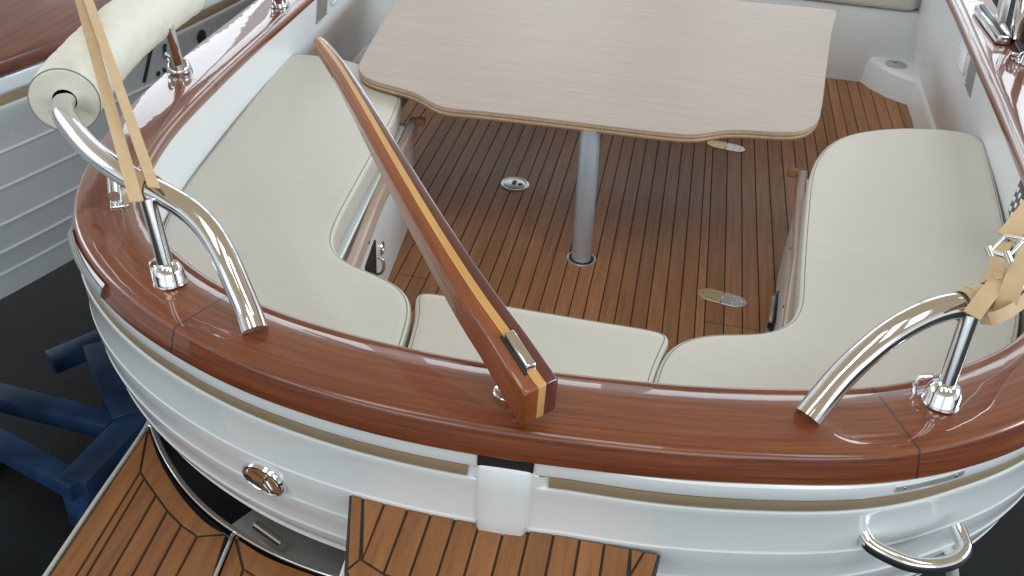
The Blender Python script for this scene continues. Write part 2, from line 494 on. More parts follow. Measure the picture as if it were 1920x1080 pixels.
# hull outside ----------------------------------------------------------------
cen = min(range(NO), key=lambda i: (OUT[i] - R(-.172, 1.21)).length)
def groove(i):
    d = abs(ARC[i] - ARC[cen])
    return 1.0 if d > .062 else 0.0
HP = [(-.03, .690), (.006, .6745), (.0095, .6715), (.0105, .666), (.010, .648), (.0085, .643), ('g', .6405), ('g', .6145), (.0100, .612), (.0105, .606), (.0085, .597), (.0075, .56), (.0056, .511), (.0059, .5085), (.0076, .5055), (.0076, .502),
      (.003, .465), (-.0055, .424), (-.0052, .4215), (-.0034, .418), (-.0036, .415), (-.0125, .38), (-.0262, .334), (-.0259, .3315), (-.0241, .328), (-.0245, .325), (-.0395, .29), (-.0605, .252), (-.0602, .2495), (-.0585, .246), (-.060, .243), (-.09, .225), (-.20, .20), (-.36, .17), (-.55, .10), (-.75, -.10)]
secs = []
def hull_pt(i, e, z):
    # the stern tucks under more strongly than the sides
    y = OUT[i].y
    k = 1 - .95 * min(1, max(0, (y - 1.8) / .8))
    if e < 0: e *= k
    e += .010 * max(0, 1 - ((OUT[i].x - XO - .28) / .34) ** 2)
    return Vector((OUT[i].x + ON[i].x * e, OUT[i].y + ON[i].y * e, z + (OUT[i].z - RZ)))
for i in range(NO):
    s = []
    for e, z in HP:
        if e == 'g': e = .0100 - .009 * groove(i)
        s.append(hull_pt(i, e, z))
    secs.append(s)
hull = loft('hull', secs, GEL, boat, closed=False, sharp=28)
def strip_along(name, i0, i1, prof, mat, parent=boat, label=None):
    secs = [[hull_pt(i, e, z) for e, z in prof] for i in range(i0, i1 + 1)]
    return loft(name, secs, mat, parent, label=label)
sp = [(.000, .6396), (.0066, .6396), (.0076, .638), (.0076, .617), (.0066, .6154), (.000, .6154)]
iL = max(i for i in range(cen) if ARC[cen] - ARC[i] > .0655)
iR = min(i for i in range(cen, NO) if ARC[i] - ARC[cen] > .0655)
strip_along('rubbing_stripe', 0, iL, sp, STRIPE)
strip_along('rubbing_stripe', iR, NO - 1, sp, STRIPE)
# steel wear strip let into the port corner of the rail, number plate strip to starboard
a, b = near_i(146, 415), near_i(186, 520)
secs = [[OUT[i] + ON[i] * e + Vector((0, 0, z)) for e, z in ((.008, -.014), (.0165, -.024), (.0205, -.034), (.0205, -.044), (.014, -.05), (.004, -.04))] for i in range(min(a, b), max(a, b) + 1)]
loft('wear_strip', secs, CHROME, boat)
a = min(range(NO), key=lambda i: (hull_pt(i, .01, .66) - at(1668, 915, .66)).length)
b = min(range(NO), key=lambda i: (hull_pt(i, .01, .66) - at(1815, 885, .66)).length)
pl = strip_along('name_plate', min(a, b), max(a, b), [(.009, .6665), (.0125, .666), (.0122, .6535), (.008, .653)], SATIN)
for k in (min(a, b) + 1, max(a, b) - 1):
    v, f = lathe([(.0035, 0), (.0035, .001), (.002, .002)], hull_pt(k, .0118, .660), ON[k], 12)
    obj('screw', v, f, CHROME, pl)

# liner inside ----------------------------------------------------------------
def liner_shift(i):
    return .012 + .030 * min(1, max(0, (INN[i].y - 1.45) / .9))
secs = []
for i in range(NO):
    I, n = INN[i], ON[i]
    k = liner_shift(i)
    dp = min(1, max(0, (I.y - 2.3) / .5))
    secs.append([I + n * .006 + Vector((0, 0, -.030)), I + n * (.006 + k * .12) + Vector((0, 0, -.08)), I + n * k + Vector((0, 0, -.35)), I + n * (k + .04 * dp) + Vector((0, 0, -.37 - .18 * dp)), I + n * (k + .05 * dp) + Vector((0, 0, -.38 - .36 * dp))])
loft('cockpit_liner', secs, LINER, boat, closed=False, sharp=60)

# cockpit floor ----------------------------------------------------------------
FZ = 0.0
floor = prism('cockpit_floor', [R(-1.0, 2.11), R(.66, 2.11), R(1.02, 2.7), R(1.17, 4.), R(1.17, 5.6), R(-1.4, 5.6), R(-1.4, 4.), R(-1.3, 2.6)], -.06, -.004, CAULK, boat, bev=0)
floor['label'] = 'teak planked cockpit sole with black caulked seams'
seams = [-.697 - .0515 * k for k in range(9, 0, -1)] + [-.697, -.6455, -.594, -.5425, -.4925, -.452, -.4015, -.3505, -.300, -.2495, -.2015, -.153, -.1025, -.051, .001, .0525, .104, .1555, .207, .2375, .300, .360, .4165, .474, .535, .590, .640, .690, .742, .792, .842, .895, .949, 1.006, 1.062, 1.12, 1.175]
def plank(x0, x1, y0, y1, z0, z1, mat, parent, gap=.0032, name='plank'):
    bm = box_bm(Vector((0, 0, 0)), Vector((x1 - x0 - 2 * gap, y1 - y0 - .004, z1 - z0)), .0012, seg=1)
    o = bmobj(name, bm, mat, None, smooth=False)
    o.parent = parent
    o.matrix_parent_inverse = Matrix()
    o.location = Vector(((x0 + x1) / 2 + XO, (y0 + y1) / 2, (z0 + z1) / 2))
    return o
for k, (x0, x1) in enumerate(zip(seams, seams[1:])):
    parts = [(2.12, 5.5)]
    if .23 < x0 < .37: parts = [(2.12, 2.665), (2.665, 5.5)]
    if -.85 < x0 < -.72: parts = [(2.12, 2.66), (2.66, 5.5)]
    g = .0019
    xm = (x0 + x1) / 2 + XO
    ymin = min((p.y for p in INN if abs(p.x - xm) < .05), default=2.6) + .25
    ymin = min(ymin, 2.9)
    parts = [(max(y0, ymin), y1) for y0, y1 in parts if y1 > ymin]
    for y0, y1 in parts:
        o = plank(x0, x1, y0, y1, -.02, 0.0, TEAK, floor, gap=g)

# fittings of the sole
def hinge(c, rz):
    h = thing_part = None
    Rm = Matrix.Rotation(rz, 3, 'Z')
    def leaf(sgn, mat):
        pts = []
        for k in range(13):
            a = -math.pi / 2 + math.pi * k / 12
            pts.append(Vector((.032 + math.cos(a) * .052, math.sin(a) * .036, 0)))
        pts += [Vector((.0015, .036, 0)), Vector((.0015, -.036, 0))]
        pts = [Vector((p.x * sgn, p.y, 0)) for p in pts]
        pts = [Rm @ p + c for p in pts]
        return prism('hinge', pts, -.002, .0035, mat, boat, bev=.0012)
    L = leaf(-1, BRASSY); Rr = leaf(1, SATIN)
    v, f = tube([Rm @ Vector((0, -.014, .002)) + c, Rm @ Vector((0, .014, .002)) + c], .0045, 12)
    obj('knuckle', v, f, SATIN, L)
    for sgn, par in ((-1, L), (1, Rr)):
        for (x, y) in ((.062, 0), (.034, .019), (.034, -.019)):
            v, f = lathe([(.0045, .003), (.0045, .0042), (.0028, .0045), (.0022, .0034)], Rm @ Vector((x * sgn, y, 0)) + c, Vector((0, 0, 1)), 12)
            obj('screw', v, f, CHROME, par)
hinge(at(1361, 275, 0), math.radians(-9))
hinge(at(1354, 559, 0), math.radians(-11))
c = at(965.5, 346, 0)
v, f = lathe([(.057, -.01), (.057, .003), (.054, .005), (.049, .005), (.046, .0025), (.002, .0025)], c, n=40)
latch = obj('floor_latch', v, f, SATIN, boat)
v, f = lathe([(.041, .002), (.041, .006), (.039, .0068), (.001, .0068)], c + Vector((-.002, 0, 0)), n=32)
obj('lift_ring', v, f, SATIN, latch)
v, f = lathe([(.011, .002), (.011, .0074), (.009, .0078), (.001, .0078)], c + Vector((.022, -.004, 0)), n=20)
obj('key_barrel', v, f, BLACK, latch)
bmobj('finger_hole', box_bm(c + Vector((-.003, .004, .0055)), Vector((.018, .036, .006)), .002), BLACK, latch)

# seat bases, fiddles
def seat_front(sx):
    X = lambda x: (-.185 - (x + .185)) if sx > 0 else x       # mirrored about the centre line
    p0, p1, p2, p3 = (X(-.78), 2.1), (X(-.82), 2.60), (X(-.852), 3.0), (X(-.868), 3.10)
    inx = .20 * (1 if sx > 0 else -1)
    poly = [R(X(-.745), 2.03), R(X(-.76), 2.13), R(*p1), R(*p2), R(*p3), R(X(-1.33), 3.16), R(X(-1.33), 2.5), R(X(-.95), 2.08)]
    sb = prism('seat_base', poly, -.003, .345, LINER, boat, bev=.006)
    # limed fiddle board along the top of the seat front, its end rounded
    k = -.012 if sx < 0 else .012
    bd = [Vector((X(-.752) + XO, 2.06, 0)), Vector((X(-.806) + XO, 2.52, 0)), Vector((X(-.838) + XO, 2.98, 0)), Vector((X(-.848) + XO, 3.085, 0))]
    o_in = [Vector((p.x + (.028 if sx > 0 else -.028), p.y, 0)) for p in bd]
    fb = prism('fiddle_board', bd + o_in[::-1], .325, .385, LIMED, boat, bev=.006)
    for y in (2.3, 2.62, 2.9):
        t = (y - 2.06) / 1.02
        x = X(-.752 - .098 * min(1, t * 1.05))
        v, f = lathe([(.004, 0), (.004, .002), (.002, .0025)], Vector((x + XO, y, .345)), Vector((-1 if sx > 0 else 1, 0, 0)), 10)
        obj('screw', v, f, BLACK, fb)
    blk = box_bm(Vector((X(-.822) + XO, 3.03, .395)), Vector((.032, .024, .028)), .004)
    bmobj('stop_block', blk, TEAK, fb)
    return sb
sbL = seat_front(-1); sbR = seat_front(1)
prism('seat_base', [R(-.6, 1.45), R(.25, 1.45), R(.2, 1.78), R(-.55, 1.78)], .25, .36, LINER, boat, bev=.006)
prism('seat_board', [R(-1.25, 2.05), R(-1.05, 1.72), R(-.8, 1.55), R(-.5, 1.44), R(.12, 1.45), R(.42, 1.56), R(.68, 1.74), R(.86, 2.05), R(.93, 2.6), R(.97, 3.08), R(.52, 3.05), R(.45, 2.1), R(.3, 1.85), R(-.65, 1.85), R(-.80, 2.1), R(-.87, 3.0), R(-1.34, 3.1), R(-1.3, 2.6)], .345, .385, LINER, boat, bev=.004)
# things let into the port seat front: round cup and black locker with a hook
def on_front(px, py, sx=-1):
    # point of the port seat front plane (x about -.83) under a pixel
    best = None
    for k in range(200):
        z = .3 * k / 200
        p = at(px, py, z)
        t = (p.y - 2.6) / .4
        xx = (-.82 - .032 * t) if t > 0 else (-.82 - .051 * t)
        if sx > 0: xx = -.37 - xx
        e = abs((p.x - XO) - xx)
        if best is None or e < best[0]: best = (e, p)
    return best[1]
nrm = Vector((.997, .08, 0)).normalized()
c = on_front(713, 465) + nrm * .002
v, f = lathe([(.024, -.003), (.024, .004), (.021, .007), (.017, .006), (.015, .001), (.001, .001)], c, nrm, 28)
cup = obj('ring_pull', v, f, CHROME, boat)
v, f = lathe([(.0148, .0015), (.0148, .0032), (.001, .0034)], c, nrm, 20); obj('cup_floor', v, f, BLACK, cup)
c = on_front(699, 498)
lk = bmobj('locker_opening', box_bm(c + Vector((.0045, -.045, .01)), Vector((.012, .15, .13)), .002, Matrix.Rotation(math.radians(6), 3, 'Z')), BLACK, boat)
pth = spline([c + nrm * (a + .008) + Vector((0, -.005, b)) for a, b in ((.002, -.03), (.02, -.02), (.028, .005), (.022, .03), (.008, .036))], .004)
v, f = tube(pth, .0045, 10); obj('hook', v, f, CHROME, lk)
c = on_front(1449, 590, 1)
lf = bmobj('louvre_frame', box_bm(c + Vector((-.003, -.05, 0)), Vector((.012, .17, .15)), .003, Matrix.Rotation(math.radians(-6), 3, 'Z')), NAVY, sbR)
for k in range(6):
    bmobj('louvre_fin', box_bm(c + Vector((-.013, -.05, .055 - .022 * k)), Vector((.016, .15, .010)), .002, Matrix.Rotation(math.radians(-6), 3, 'Z')), NAVY if k % 2 else SATIN, boat)
# fore end of the cockpit
bmobj('fore_bulkhead', box_bm(R(-.1, 5.25, .17), Vector((2.6, .5, .42)), .012), LINER, boat)
def fore_step(mir):
    f0 = (lambda x: -.29 - x) if mir else (lambda x: x)
    pts = [R(f0(.955), 5.15), R(f0(.96), 5.01), R(f0(1.0), 4.925), R(f0(1.07), 4.835), R(f0(1.165), 4.765), R(f0(1.165), 4.60), R(f0(1.15), 4.3), R(f0(1.12), 3.2), R(f0(1.215), 3.2), R(f0(1.235), 5.15)]
    poly = ccw(pts)
    Rg = []
    for d, z in ((0, -.003), (0, .004), (.008, .11), (.012, .128), (.019, .136), (.028, .139)):
        Rg.append([Vector((p.x, p.y, z)) for p in (offset(poly, d) if d else poly)])
    v, f = rings_solid(Rg)
    st = obj('corner_step', v, f, LINER, boat, sharp=50)
    c = at(1680, 121, .14)
    if mir: c.x = XO + (-.29 - (c.x - XO))
    v, f = lathe([(.052, -.002), (.052, .003), (.049, .005), (.001, .005)], c, n=36)
    dr = obj('filler_cap', v, f, GREY, st)
    bmobj('slot', box_bm(c + Vector((-.004, .008, .0055)), Vector((.02, .006, .002)), 0), BLACK, dr)
    v, f = lathe([(.005, .004), (.005, .0065), (.002, .0075)], c + Vector((.004, -.042, 0)), n=12); obj('screw', v, f, CHROME, dr)
fore_step(False); fore_step(True)

def vent(side):
    # louvred vent and plate on the liner side; local frame on the wall
    if side > 0: pc, pp = at(1800, 92, .55), at(1812, 128, .50)
    else: pc, pp = at(655, -28, .55), at(636, 4, .55)
    i = min(range(NO), key=lambda k: (INN[k] - Vector((pc.x, pc.y, RZ))).length)
    t = Vector((0, 1, 0)); 
    def wall(y, z):
        j = min((k for k in range(NO) if (INN[k].x > 0) == (side > 0)), key=lambda k: abs(INN[k].y - y))
        kk = liner_shift(j)
        zz = INN[j].z - z
        s = kk * .12 + (kk * .88) * (zz - .08) / .27 if zz > .08 else kk * .12 * zz / .08
        return Vector((INN[j].x + ON[j].x * (s + .006), y, z))
    y0 = VY[side]
    n = Vector((-1 if side > 0 else 1, 0, .25)).normalized()
    sg = 1
    root = None
    # moulded oval boss
    pts = []
    for k in range(28):
        a = 2 * math.pi * k / 28
        yy = y0 + math.cos(a) * .105; zz = .597 + math.sin(a) * .082
        pts.append((yy, zz))
    ring = []
    for sc, h in ((1, -.002), (.97, .004), (.9, .007), (.1, .008)):
        ring.append([wall(y0 + (y - y0) * sc, .597 + (z - .597) * sc) + n * h for y, z in pts])
    m = len(pts); v = [p for r in ring for p in r]
    f = [(i * m + k, i * m + (k + 1) % m, (i + 1) * m + (k + 1) % m, (i + 1) * m + k) for i in range(3) for k in range(m)] + [tuple(3 * m + k for k in range(m))]
    root = obj('louvre_vent', v, f, LINER, boat)
    bmr = bmesh.new(); bmr.from_mesh(root.data); bmesh.ops.recalc_face_normals(bmr, faces=bmr.faces); bmr.to_mesh(root.data); bmr.free()
    for k in range(8):
        zz = .540 + k * .0155
        hh = .082 * math.sqrt(max(.05, 1 - ((zz - .597) / .085) ** 2))
        pth = [wall(y0 - hh + 2 * hh * j / 8, zz + .004 * math.sin(j / 8 * math.pi)) + n * .009 for j in range(9)]
        v, f = tube(pth, .0058, 8); obj('louvre', v, f, GEL, root)
    # steel plate aft of it
    yc, zc = y0 - .175, .585
    q = [wall(yc + a, zc + b) for a, b in ((-.062, -.07), (.062, -.07), (.062, .066), (-.062, .066))]
    v = [p + n * .002 for p in q] + [p + n * .006 for p in q]
    pl = obj('steel_plate', v, [(0, 1, 2, 3), (4, 5, 6, 7), (0, 1, 5, 4), (1, 2, 6, 5), (2, 3, 7, 6), (3, 0, 4, 7)], PLATE, boat, smooth=False)
    for a, b in ((-.053, -.061), (.053, -.061), (.053, .057), (-.053, .057)):
        v, f = lathe([(.005, .004), (.005, .0075), (.002, .0085)], wall(yc + a, zc + b), n, 12); obj('screw', v, f, CHROME, pl)
VY = {1: 3.83, -1: 3.74}
vent(1); vent(-1)
# dotted dark panel low on the starboard liner
c = R(.99, 2.55, .612)
gp = bmobj('grille_panel', box_bm(c, Vector((.01, .16, .10)), .004, Matrix.Rotation(math.radians(-6), 3, 'Z')), NAVY, boat, label='dark panel with pale square studs')
for a in range(4):
    for b in range(3):
        bmobj('stud', box_bm(c + Vector((-.006 + (a - 1.5) * .0038, (a - 1.5) * .036, (b - 1) * .03)), Vector((.006, .014, .014)), .003), GEL, gp)

# rudder housing on the stern -------------------------------------------------
T0, N0, P0 = OT[cen], ON[cen], OUT[cen]
def st(a, e, z):
    a -= .005
    return Vector((P0.x + T0.x * a + N0.x * e, P0.y + T0.y * a + N0.y * e, z))
rows = [(.655, .048, .012), (.650, .048, .0175), (.60, .047, .019), (.53, .045, .021), (.495, .043, .022), (.484, .039, .017)]
secs = []
for z, w, e in rows:
    s = [st(-w - .008, -.02, z), st(-w - .008, .004, z), st(-w - .003, .008, z), st(-w, e - .006, z), st(-w + .005, e, z), st(-w * .3, e + .001, z), st(w * .3, e + .001, z), st(w - .005, e, z), st(w, e - .006, z), st(w + .003, .008, z), st(w + .008, .004, z), st(w + .008, -.02, z)]
    secs.append(s)
loft('rudder_housing', secs, GEL, boat, sharp=50)
bmobj('housing_slot', box_bm(st(0, -.002, .664), Vector((.098, .032, .024)), 0, Matrix.Rotation(math.atan2(T0.y, T0.x), 3, 'Z')), BLACK, boat)

# exhaust outlet, port quarter --------------------------------------------------
c0 = at(505, 897, .452)
ie = min(range(NO), key=lambda i: (hull_pt(i, -.004, .452) - c0).length)
n = (ON[ie] + Vector((0, 0, -.10))).normalized(); c = hull_pt(ie, .004, .452)
v, f = lathe([(.050, -.004), (.050, .003), (.048, .008), (.045, .009), (.042, .006), (.03, .004), (.001, .003)], c, n, 40, (1, .76), Vector((0, 0, 1)))
ex = obj('exhaust_outlet', v, f, CHROME, boat)
v, f = tube([c + n * .006 + OT[ie] * .012 + Vector((0, 0, -.026)), c + n * .007 + Vector((0, 0, -.008)), c + n * .006 + OT[ie] * .006 + Vector((0, 0, .012))], .0025, 8); obj('flap_rib', v, f, CHROME, ex)

# stern grab handle ----------------------------------------------------------------
pth = spline([at(1618, 1000, .54), at(1628, 1018, .535), at(1668, 1042, .53), at(1712, 1058, .527), at(1760, 1060, .526), at(1795, 1048, .527), at(1808, 1028, .53), at(1800, 1004, .535), at(1793, 988, .54)], .006)
v, f = tube(pth, .0135, 16, flat=1.25); gh = obj('grab_handle', v, f, CHROME, boat)

# boarding step ----------------------------------------------------------------------
SZ = .50
L0, R0 = (655, 921), (1240, 1036)
hullline = lambda x: at(x, L0[1] + (R0[1] - L0[1]) * (x - L0[0]) / (R0[0] - L0[0]), SZ)
a0, a1 = at(655, 921, SZ), at(1240, 1036, SZ)
f0, f1 = at(645, 1066, SZ), at(1222, 1100, SZ)
aft = 1.0
base_poly = [a0, a1, Vector((f1.x, f1.y, SZ)), Vector((f1.x - .02, aft, SZ)), Vector((f0.x + .03, aft, SZ)), f0]
bs = prism('boarding_step', [p + Vector((0, 0, 0)) for p in base_poly], SZ - .05, SZ - .004, CAULK, boat, bev=.003)
prism('step_box', [a0 + Vector((.02, 0, 0)), a1 + Vector((-.02, 0, 0)), Vector((a1.x - .03, aft + .06, 0)), Vector((a0.x + .03, aft + .06, 0))], SZ - .3, SZ - .052, GEL, bs, bev=.004)
g = .0022
mA, mB = at(682, 927, SZ), at(675, 1047, SZ)
prism('plank', [a0 + Vector((.004, -.004, 0)), mA + Vector((0, -.004, 0)), mB, f0 + Vector((.005, 0, 0))], SZ - .02, SZ, TEAK_OUT, bs, shrink=g)
seam_px = [(723, 938), (767, 948), (810, 958), (855, 967), (893, 1000), (940, 1010), (988, 1010), (1038, 1003), (1087, 1013), (1133, 1022), (1182, 1031)]
xs = [hullline(p[0]).x + (0) for p in seam_px]
xs = [at(p[0], p[1], SZ).x for p in seam_px]
mdir = (at(725, 1079, SZ) - mB)
def margin_y(x):
    t = (x - mB.x) / mdir.x
    return max(mB.y + mdir.y * t, aft + .05)
def hull_y(x):
    t = (x - a0.x) / (a1.x - a0.x)
    return a0.y + (a1.y - a0.y) * t - .004
def clip(x): return (hull_y(x) - (.012 if abs(x - at(943, 1000, SZ).x) < .044 else 0))
prism('plank', [Vector((mA.x, hull_y(mA.x), 0)), Vector((xs[0], hull_y(xs[0]), 0)), Vector((mB.x + .004, mB.y + .002, 0))], SZ - .02, SZ, TEAK_OUT, bs, shrink=g)
for x0, x1 in zip(xs, xs[1:]):
    prism('plank', [Vector((x0, clip(x0 + .002), 0)), Vector((x1, clip(x1 - .002), 0)), Vector((x1, margin_y(x1), 0)), Vector((x0, margin_y(x0), 0))], SZ - .02, SZ, TEAK_OUT, bs, shrink=g)
xr = at(1208, 1034, SZ)
prism('plank', [Vector((xs[-1], hull_y(xs[-1]), 0)), Vector((xr.x, hull_y(xr.x), 0)), Vector((xs[-1] + .0045, xr.y - .055, 0))], SZ - .02, SZ, TEAK_OUT, bs, shrink=g)
prism('plank', [Vector((xr.x, hull_y(xr.x), 0)), a1 + Vector((-.004, -.004, 0)), f1 + Vector((-.004, 0, 0)), Vector((xs[-1] + .002, xr.y - .065, 0))], SZ - .02, SZ, TEAK_OUT, bs, shrink=g)
prism('plank', [mB, Vector((mB.x + .06, margin_y(mB.x + .06), 0)), Vector((mB.x + .06, aft + .005, 0)), Vector((f0.x + .035, aft + .005, 0)), f0 + Vector((.005, -.002, 0))], SZ - .02, SZ, TEAK_OUT, bs, shrink=g)
prism('plank', [Vector((mB.x + .06, margin_y(mB.x + .06), 0)), Vector((mB.x + .1, aft + .05, 0)), Vector((f1.x - .03, aft + .05, 0)), Vector((f1.x - .03, aft + .005, 0)), Vector((mB.x + .06, aft + .005, 0))], SZ - .02, SZ, TEAK_OUT, bs, shrink=g)

# swim platform, port wing -----------------------------------------------------------------
PZ = .15
P = lambda x, y: at(x, y, PZ)
def ext(p, q, y):                               # run the line p>q on to the station y
    t = (y - p.y) / (q.y - p.y); return p + (q - p) * t
YA = 1.0
lt, lb = P(276, 806), ext(P(276, 806), P(92, 1080), YA)
inner1 = spline([P(284, 815), P(300, 860), P(322, 900), P(352, 942), P(390, 980), P(424, 1000)], .01)
rt = P(424, 1002); rb = ext(P(424, 1002), P(400, 1080), YA)
pf = prism('swim_platform', [lt] + [p + Vector((0, 0, 0)) for p in inner1] + [rt, rb, lb], PZ - .04, PZ - .004, CAULK, boat, bev=.002)
miterA, miterB = P(263, 884), P(370, 1005)
prism('plank', [lt, miterA, ext(miterA, P(142, 1080), YA), lb], PZ - .02, PZ, TEAK_OUT, pf, shrink=.0025)
prism('plank', [lt + Vector((.003, 0, 0))] + inner1 + [miterB, P(340, 984), P(314, 957), P(293, 928), P(271, 896), miterA], PZ - .02, PZ, TEAK_OUT, pf, shrink=.0025)
prism('plank', [rt, miterB, ext(miterB, P(330, 1080), YA), rb], PZ - .02, PZ, TEAK_OUT, pf, shrink=.0025)
lines = [(miterA, P(142, 1080)), (P(271, 896), P(162, 1080)), (P(293, 928), P(205, 1080)), (P(314, 957), P(247, 1080)), (P(340, 984), P(289, 1080)), (miterB, P(330, 1080))]
for (p, q), (r_, s_) in zip(lines, lines[1:]):
    prism('plank', [p, r_, ext(r_, s_, YA), ext(p, q, YA)], PZ - .02, PZ, TEAK_OUT, pf, shrink=.0025)
# second board, running in behind the step
lt2 = P(440, 1006); lb2 = ext(P(440, 1006), P(410, 1080), YA)
inner2 = spline([P(442, 1006), P(500, 1042), P(560, 1066), P(640, 1092), P(760, 1118)], .01)
pf2 = prism('swim_platform', [lt2] + inner2 + [Vector((inner2[-1].x, YA, PZ)), lb2], PZ - .04, PZ - .004, CAULK, boat, bev=.002)
mA2 = P(456, 1066); 
m2 = spline([P(456, 1066), P(500, 1092), P(580, 1120), P(700, 1150)], .01)
prism('plank', [lt2, mA2, ext(mA2, P(450, 1085), YA), lb2], PZ - .02, PZ, TEAK_OUT, pf2, shrink=.0025)
prism('plank', [lt2 + Vector((.002, 0, 0))] + inner2[:-1] + [Vector((inner2[-2].x - .02, m2[-1].y + .03, 0))] + m2[::-1], PZ - .02, PZ, TEAK_OUT, pf2, shrink=.0025)
prism('plank', m2 + [Vector((m2[-1].x, YA, 0)), ext(mA2, P(450, 1085), YA)], PZ - .02, PZ, TEAK_OUT, pf2, shrink=.0025)
# stainless frame of the platform
def bar(name, pts, w, h, mat, parent, step=.012):
    pth = resample(spline(pts, .006), step)
    v, f = ribbon(pth, w, h, Vector((0, 0, 1)))
    o = obj(name, v, f, mat, parent, sharp=40)
    bm = bmesh.new(); bm.from_mesh(o.data)
    bmesh.ops.bevel(bm, geom=[e for e in bm.edges if len(e.link_faces) == 2 and e.calc_face_angle(0) > .8], offset=min(w, h) * .22, segments=2, affect='EDGES')
    bm.to_mesh(o.data); bm.free()
    return o
up = Vector((0, 0, -.008))
bar('platform_frame', [P(290, 762) + up, P(277, 796) + up, P(180, 940) + up, P(86, 1080) + up, ext(P(180, 940), P(86, 1080), YA) + up], .009, .03, SATIN, pf)
bar('platform_frame', [P(283, 790) + up, P(296, 828) + up, P(318, 872) + up, P(352, 920) + up, P(395, 963) + up, P(440, 996) + up, P(505, 1034) + up, P(580, 1066) + up, P(660, 1090) + up, P(780, 1112) + up], .013, .03, CHROME, pf)
bar('platform_frame', [P(438, 1002) + up, P(405, 1080) + up, ext(P(438, 1002), P(405, 1080), YA) + up], .008, .03, CHROME, pf)
for q in (P(281, 800), P(440, 999)):
    v, f = lathe([(.006, -.01), (.006, .006), (.004, .009), (.001, .0095)], q, n=14); obj('frame_bolt', v, f, CHROME, pf)
# trim tab and its ram under the port quarter
bmobj('trim_tab', box_bm(P(560, 1010) + Vector((-.02, .02, -.06)), Vector((.32, .16, .008)), .002, Matrix.Rotation(math.radians(-28), 3, 'Z')), SATIN, boat)
v, f = tube([P(478, 968) + Vector((0, 0, -.03)), P(528, 1004) + Vector((0, 0, -.03))], .012, 14); ram = obj('trim_ram', v, f, CHROME, boat)
v, f = tube([P(484, 990) + Vector((0, 0, -.05)), P(512, 1010) + Vector((0, 0, -.05))], .010, 14); obj('ram_cylinder', v, f, SATIN, ram)
v, f = tube([at(1782, 1035, .40), at(1790, 1120, .30)], .012, 12); obj('ladder_post', v, f, SATIN, boat)

# handrails, stanchions -------------------------------------------------------------------
def socket(c, axis, parent, sc=1.0, name='stanchion_socket'):
    v, f = lathe([(.024 * sc, -.006), (.025 * sc, .002), (.023 * sc, .008), (.0235 * sc, .02), (.021 * sc, .03), (.0185 * sc, .036), (.017 * sc, .038)], c, axis, 28)
    s = obj(name, v, f, CHROME, parent)
    side = axis.cross(Vector((.4, 1, 0))).normalized()
    pth = spline([c + side * a * sc + axis * b * sc for a, b in ((.019, .032), (.032, .026), (.036, .012), (.031, -.002), (.022, 0.004))], .004)
    v, f = tube(pth, .0035 * sc, 8); obj('spring_clip', v, f, CHROME, s)
    return s
hrL = spline([at(478, 620, .733), at(468, 590, .752), at(447, 540, .79), at(424, 487, .83), at(398, 440, .86), at(362, 400, .882), at(318, 371, .895), at(270, 346, .902), at(232, 325, .905), at(182, 290, .905), at(145, 252, .905), at(118, 208, .905), at(128, 175, .905), at(160, 135, .905), at(230, 62, .905), at(330, -12, .91), at(470, -90, .92), at(640, -160, .93)], .01)
hrR = spline([at(1514, 782, .733), at(1534, 757, .752), at(1572, 712, .79), at(1617, 668, .83), at(1666, 628, .865), at(1718, 597, .888), at(1770, 577, .90), at(1825, 568, .905), at(1885, 545, .905), at(1945, 500, .905), at(1990, 430, .905), at(2012, 330, .905), at(1995, 180, .90), at(1962, 60, .895), at(1925, -60, .89)], .01)
def rr(t): return .0252
v, f = tube(hrL, rr, 20, flat=.86); HL = obj('handrail', v, f, CHROME, boat)
v, f = tube(hrR, rr, 20, flat=.86); HR = obj('handrail', v, f, CHROME, boat)
def stanchion(base, top, rail, sc=1.38):
    ax = (top - base).normalized()
    socket(base, ax, rail, sc)
    v, f = tube([base + ax * .01, top], .0160, 20); obj('stanchion', v, f, CHROME, rail)
stanchion(at(319, 528, RZ), at(276, 372, .895), HL)
stanchion(at(1763, 755, RZ), at(1820, 590, .895), HR)
stanchion(at(337, 135, .703), at(314, 45, .89), HL, 1.5)
stanchion(at(1922, 118, .669), at(1955, 40, .885), HR, 1.5)
stanchion(at(526, 12, .669), at(500, -70, .90), HL)
# cleat on the port quarter
ca, cb = at(214, 368, .775), at(207, 296, .775)
v, f = tube([ca, ca.lerp(cb, .05), ca.lerp(cb, .95), cb], .0125, 20); cl = obj('cleat', v, f, CHROME, boat)
dirc = (cb - ca).normalized()
for t in (.25, .75):
    q = ca.lerp(cb, t)
    v, f = lathe([(.014, -.047), (.013, -.04), (.010, -.025), (.011, 0)], q, n=16); obj('cleat_foot', v, f, CHROME, cl)
bmobj('cleat_base', box_bm(ca.lerp(cb, .5) + Vector((0.008, 0, -.042)), Vector((.04, .13, .008)), .003, Matrix.Rotation(math.atan2(-dirc.x, dirc.y), 3, 'Z')), CHROME, cl)
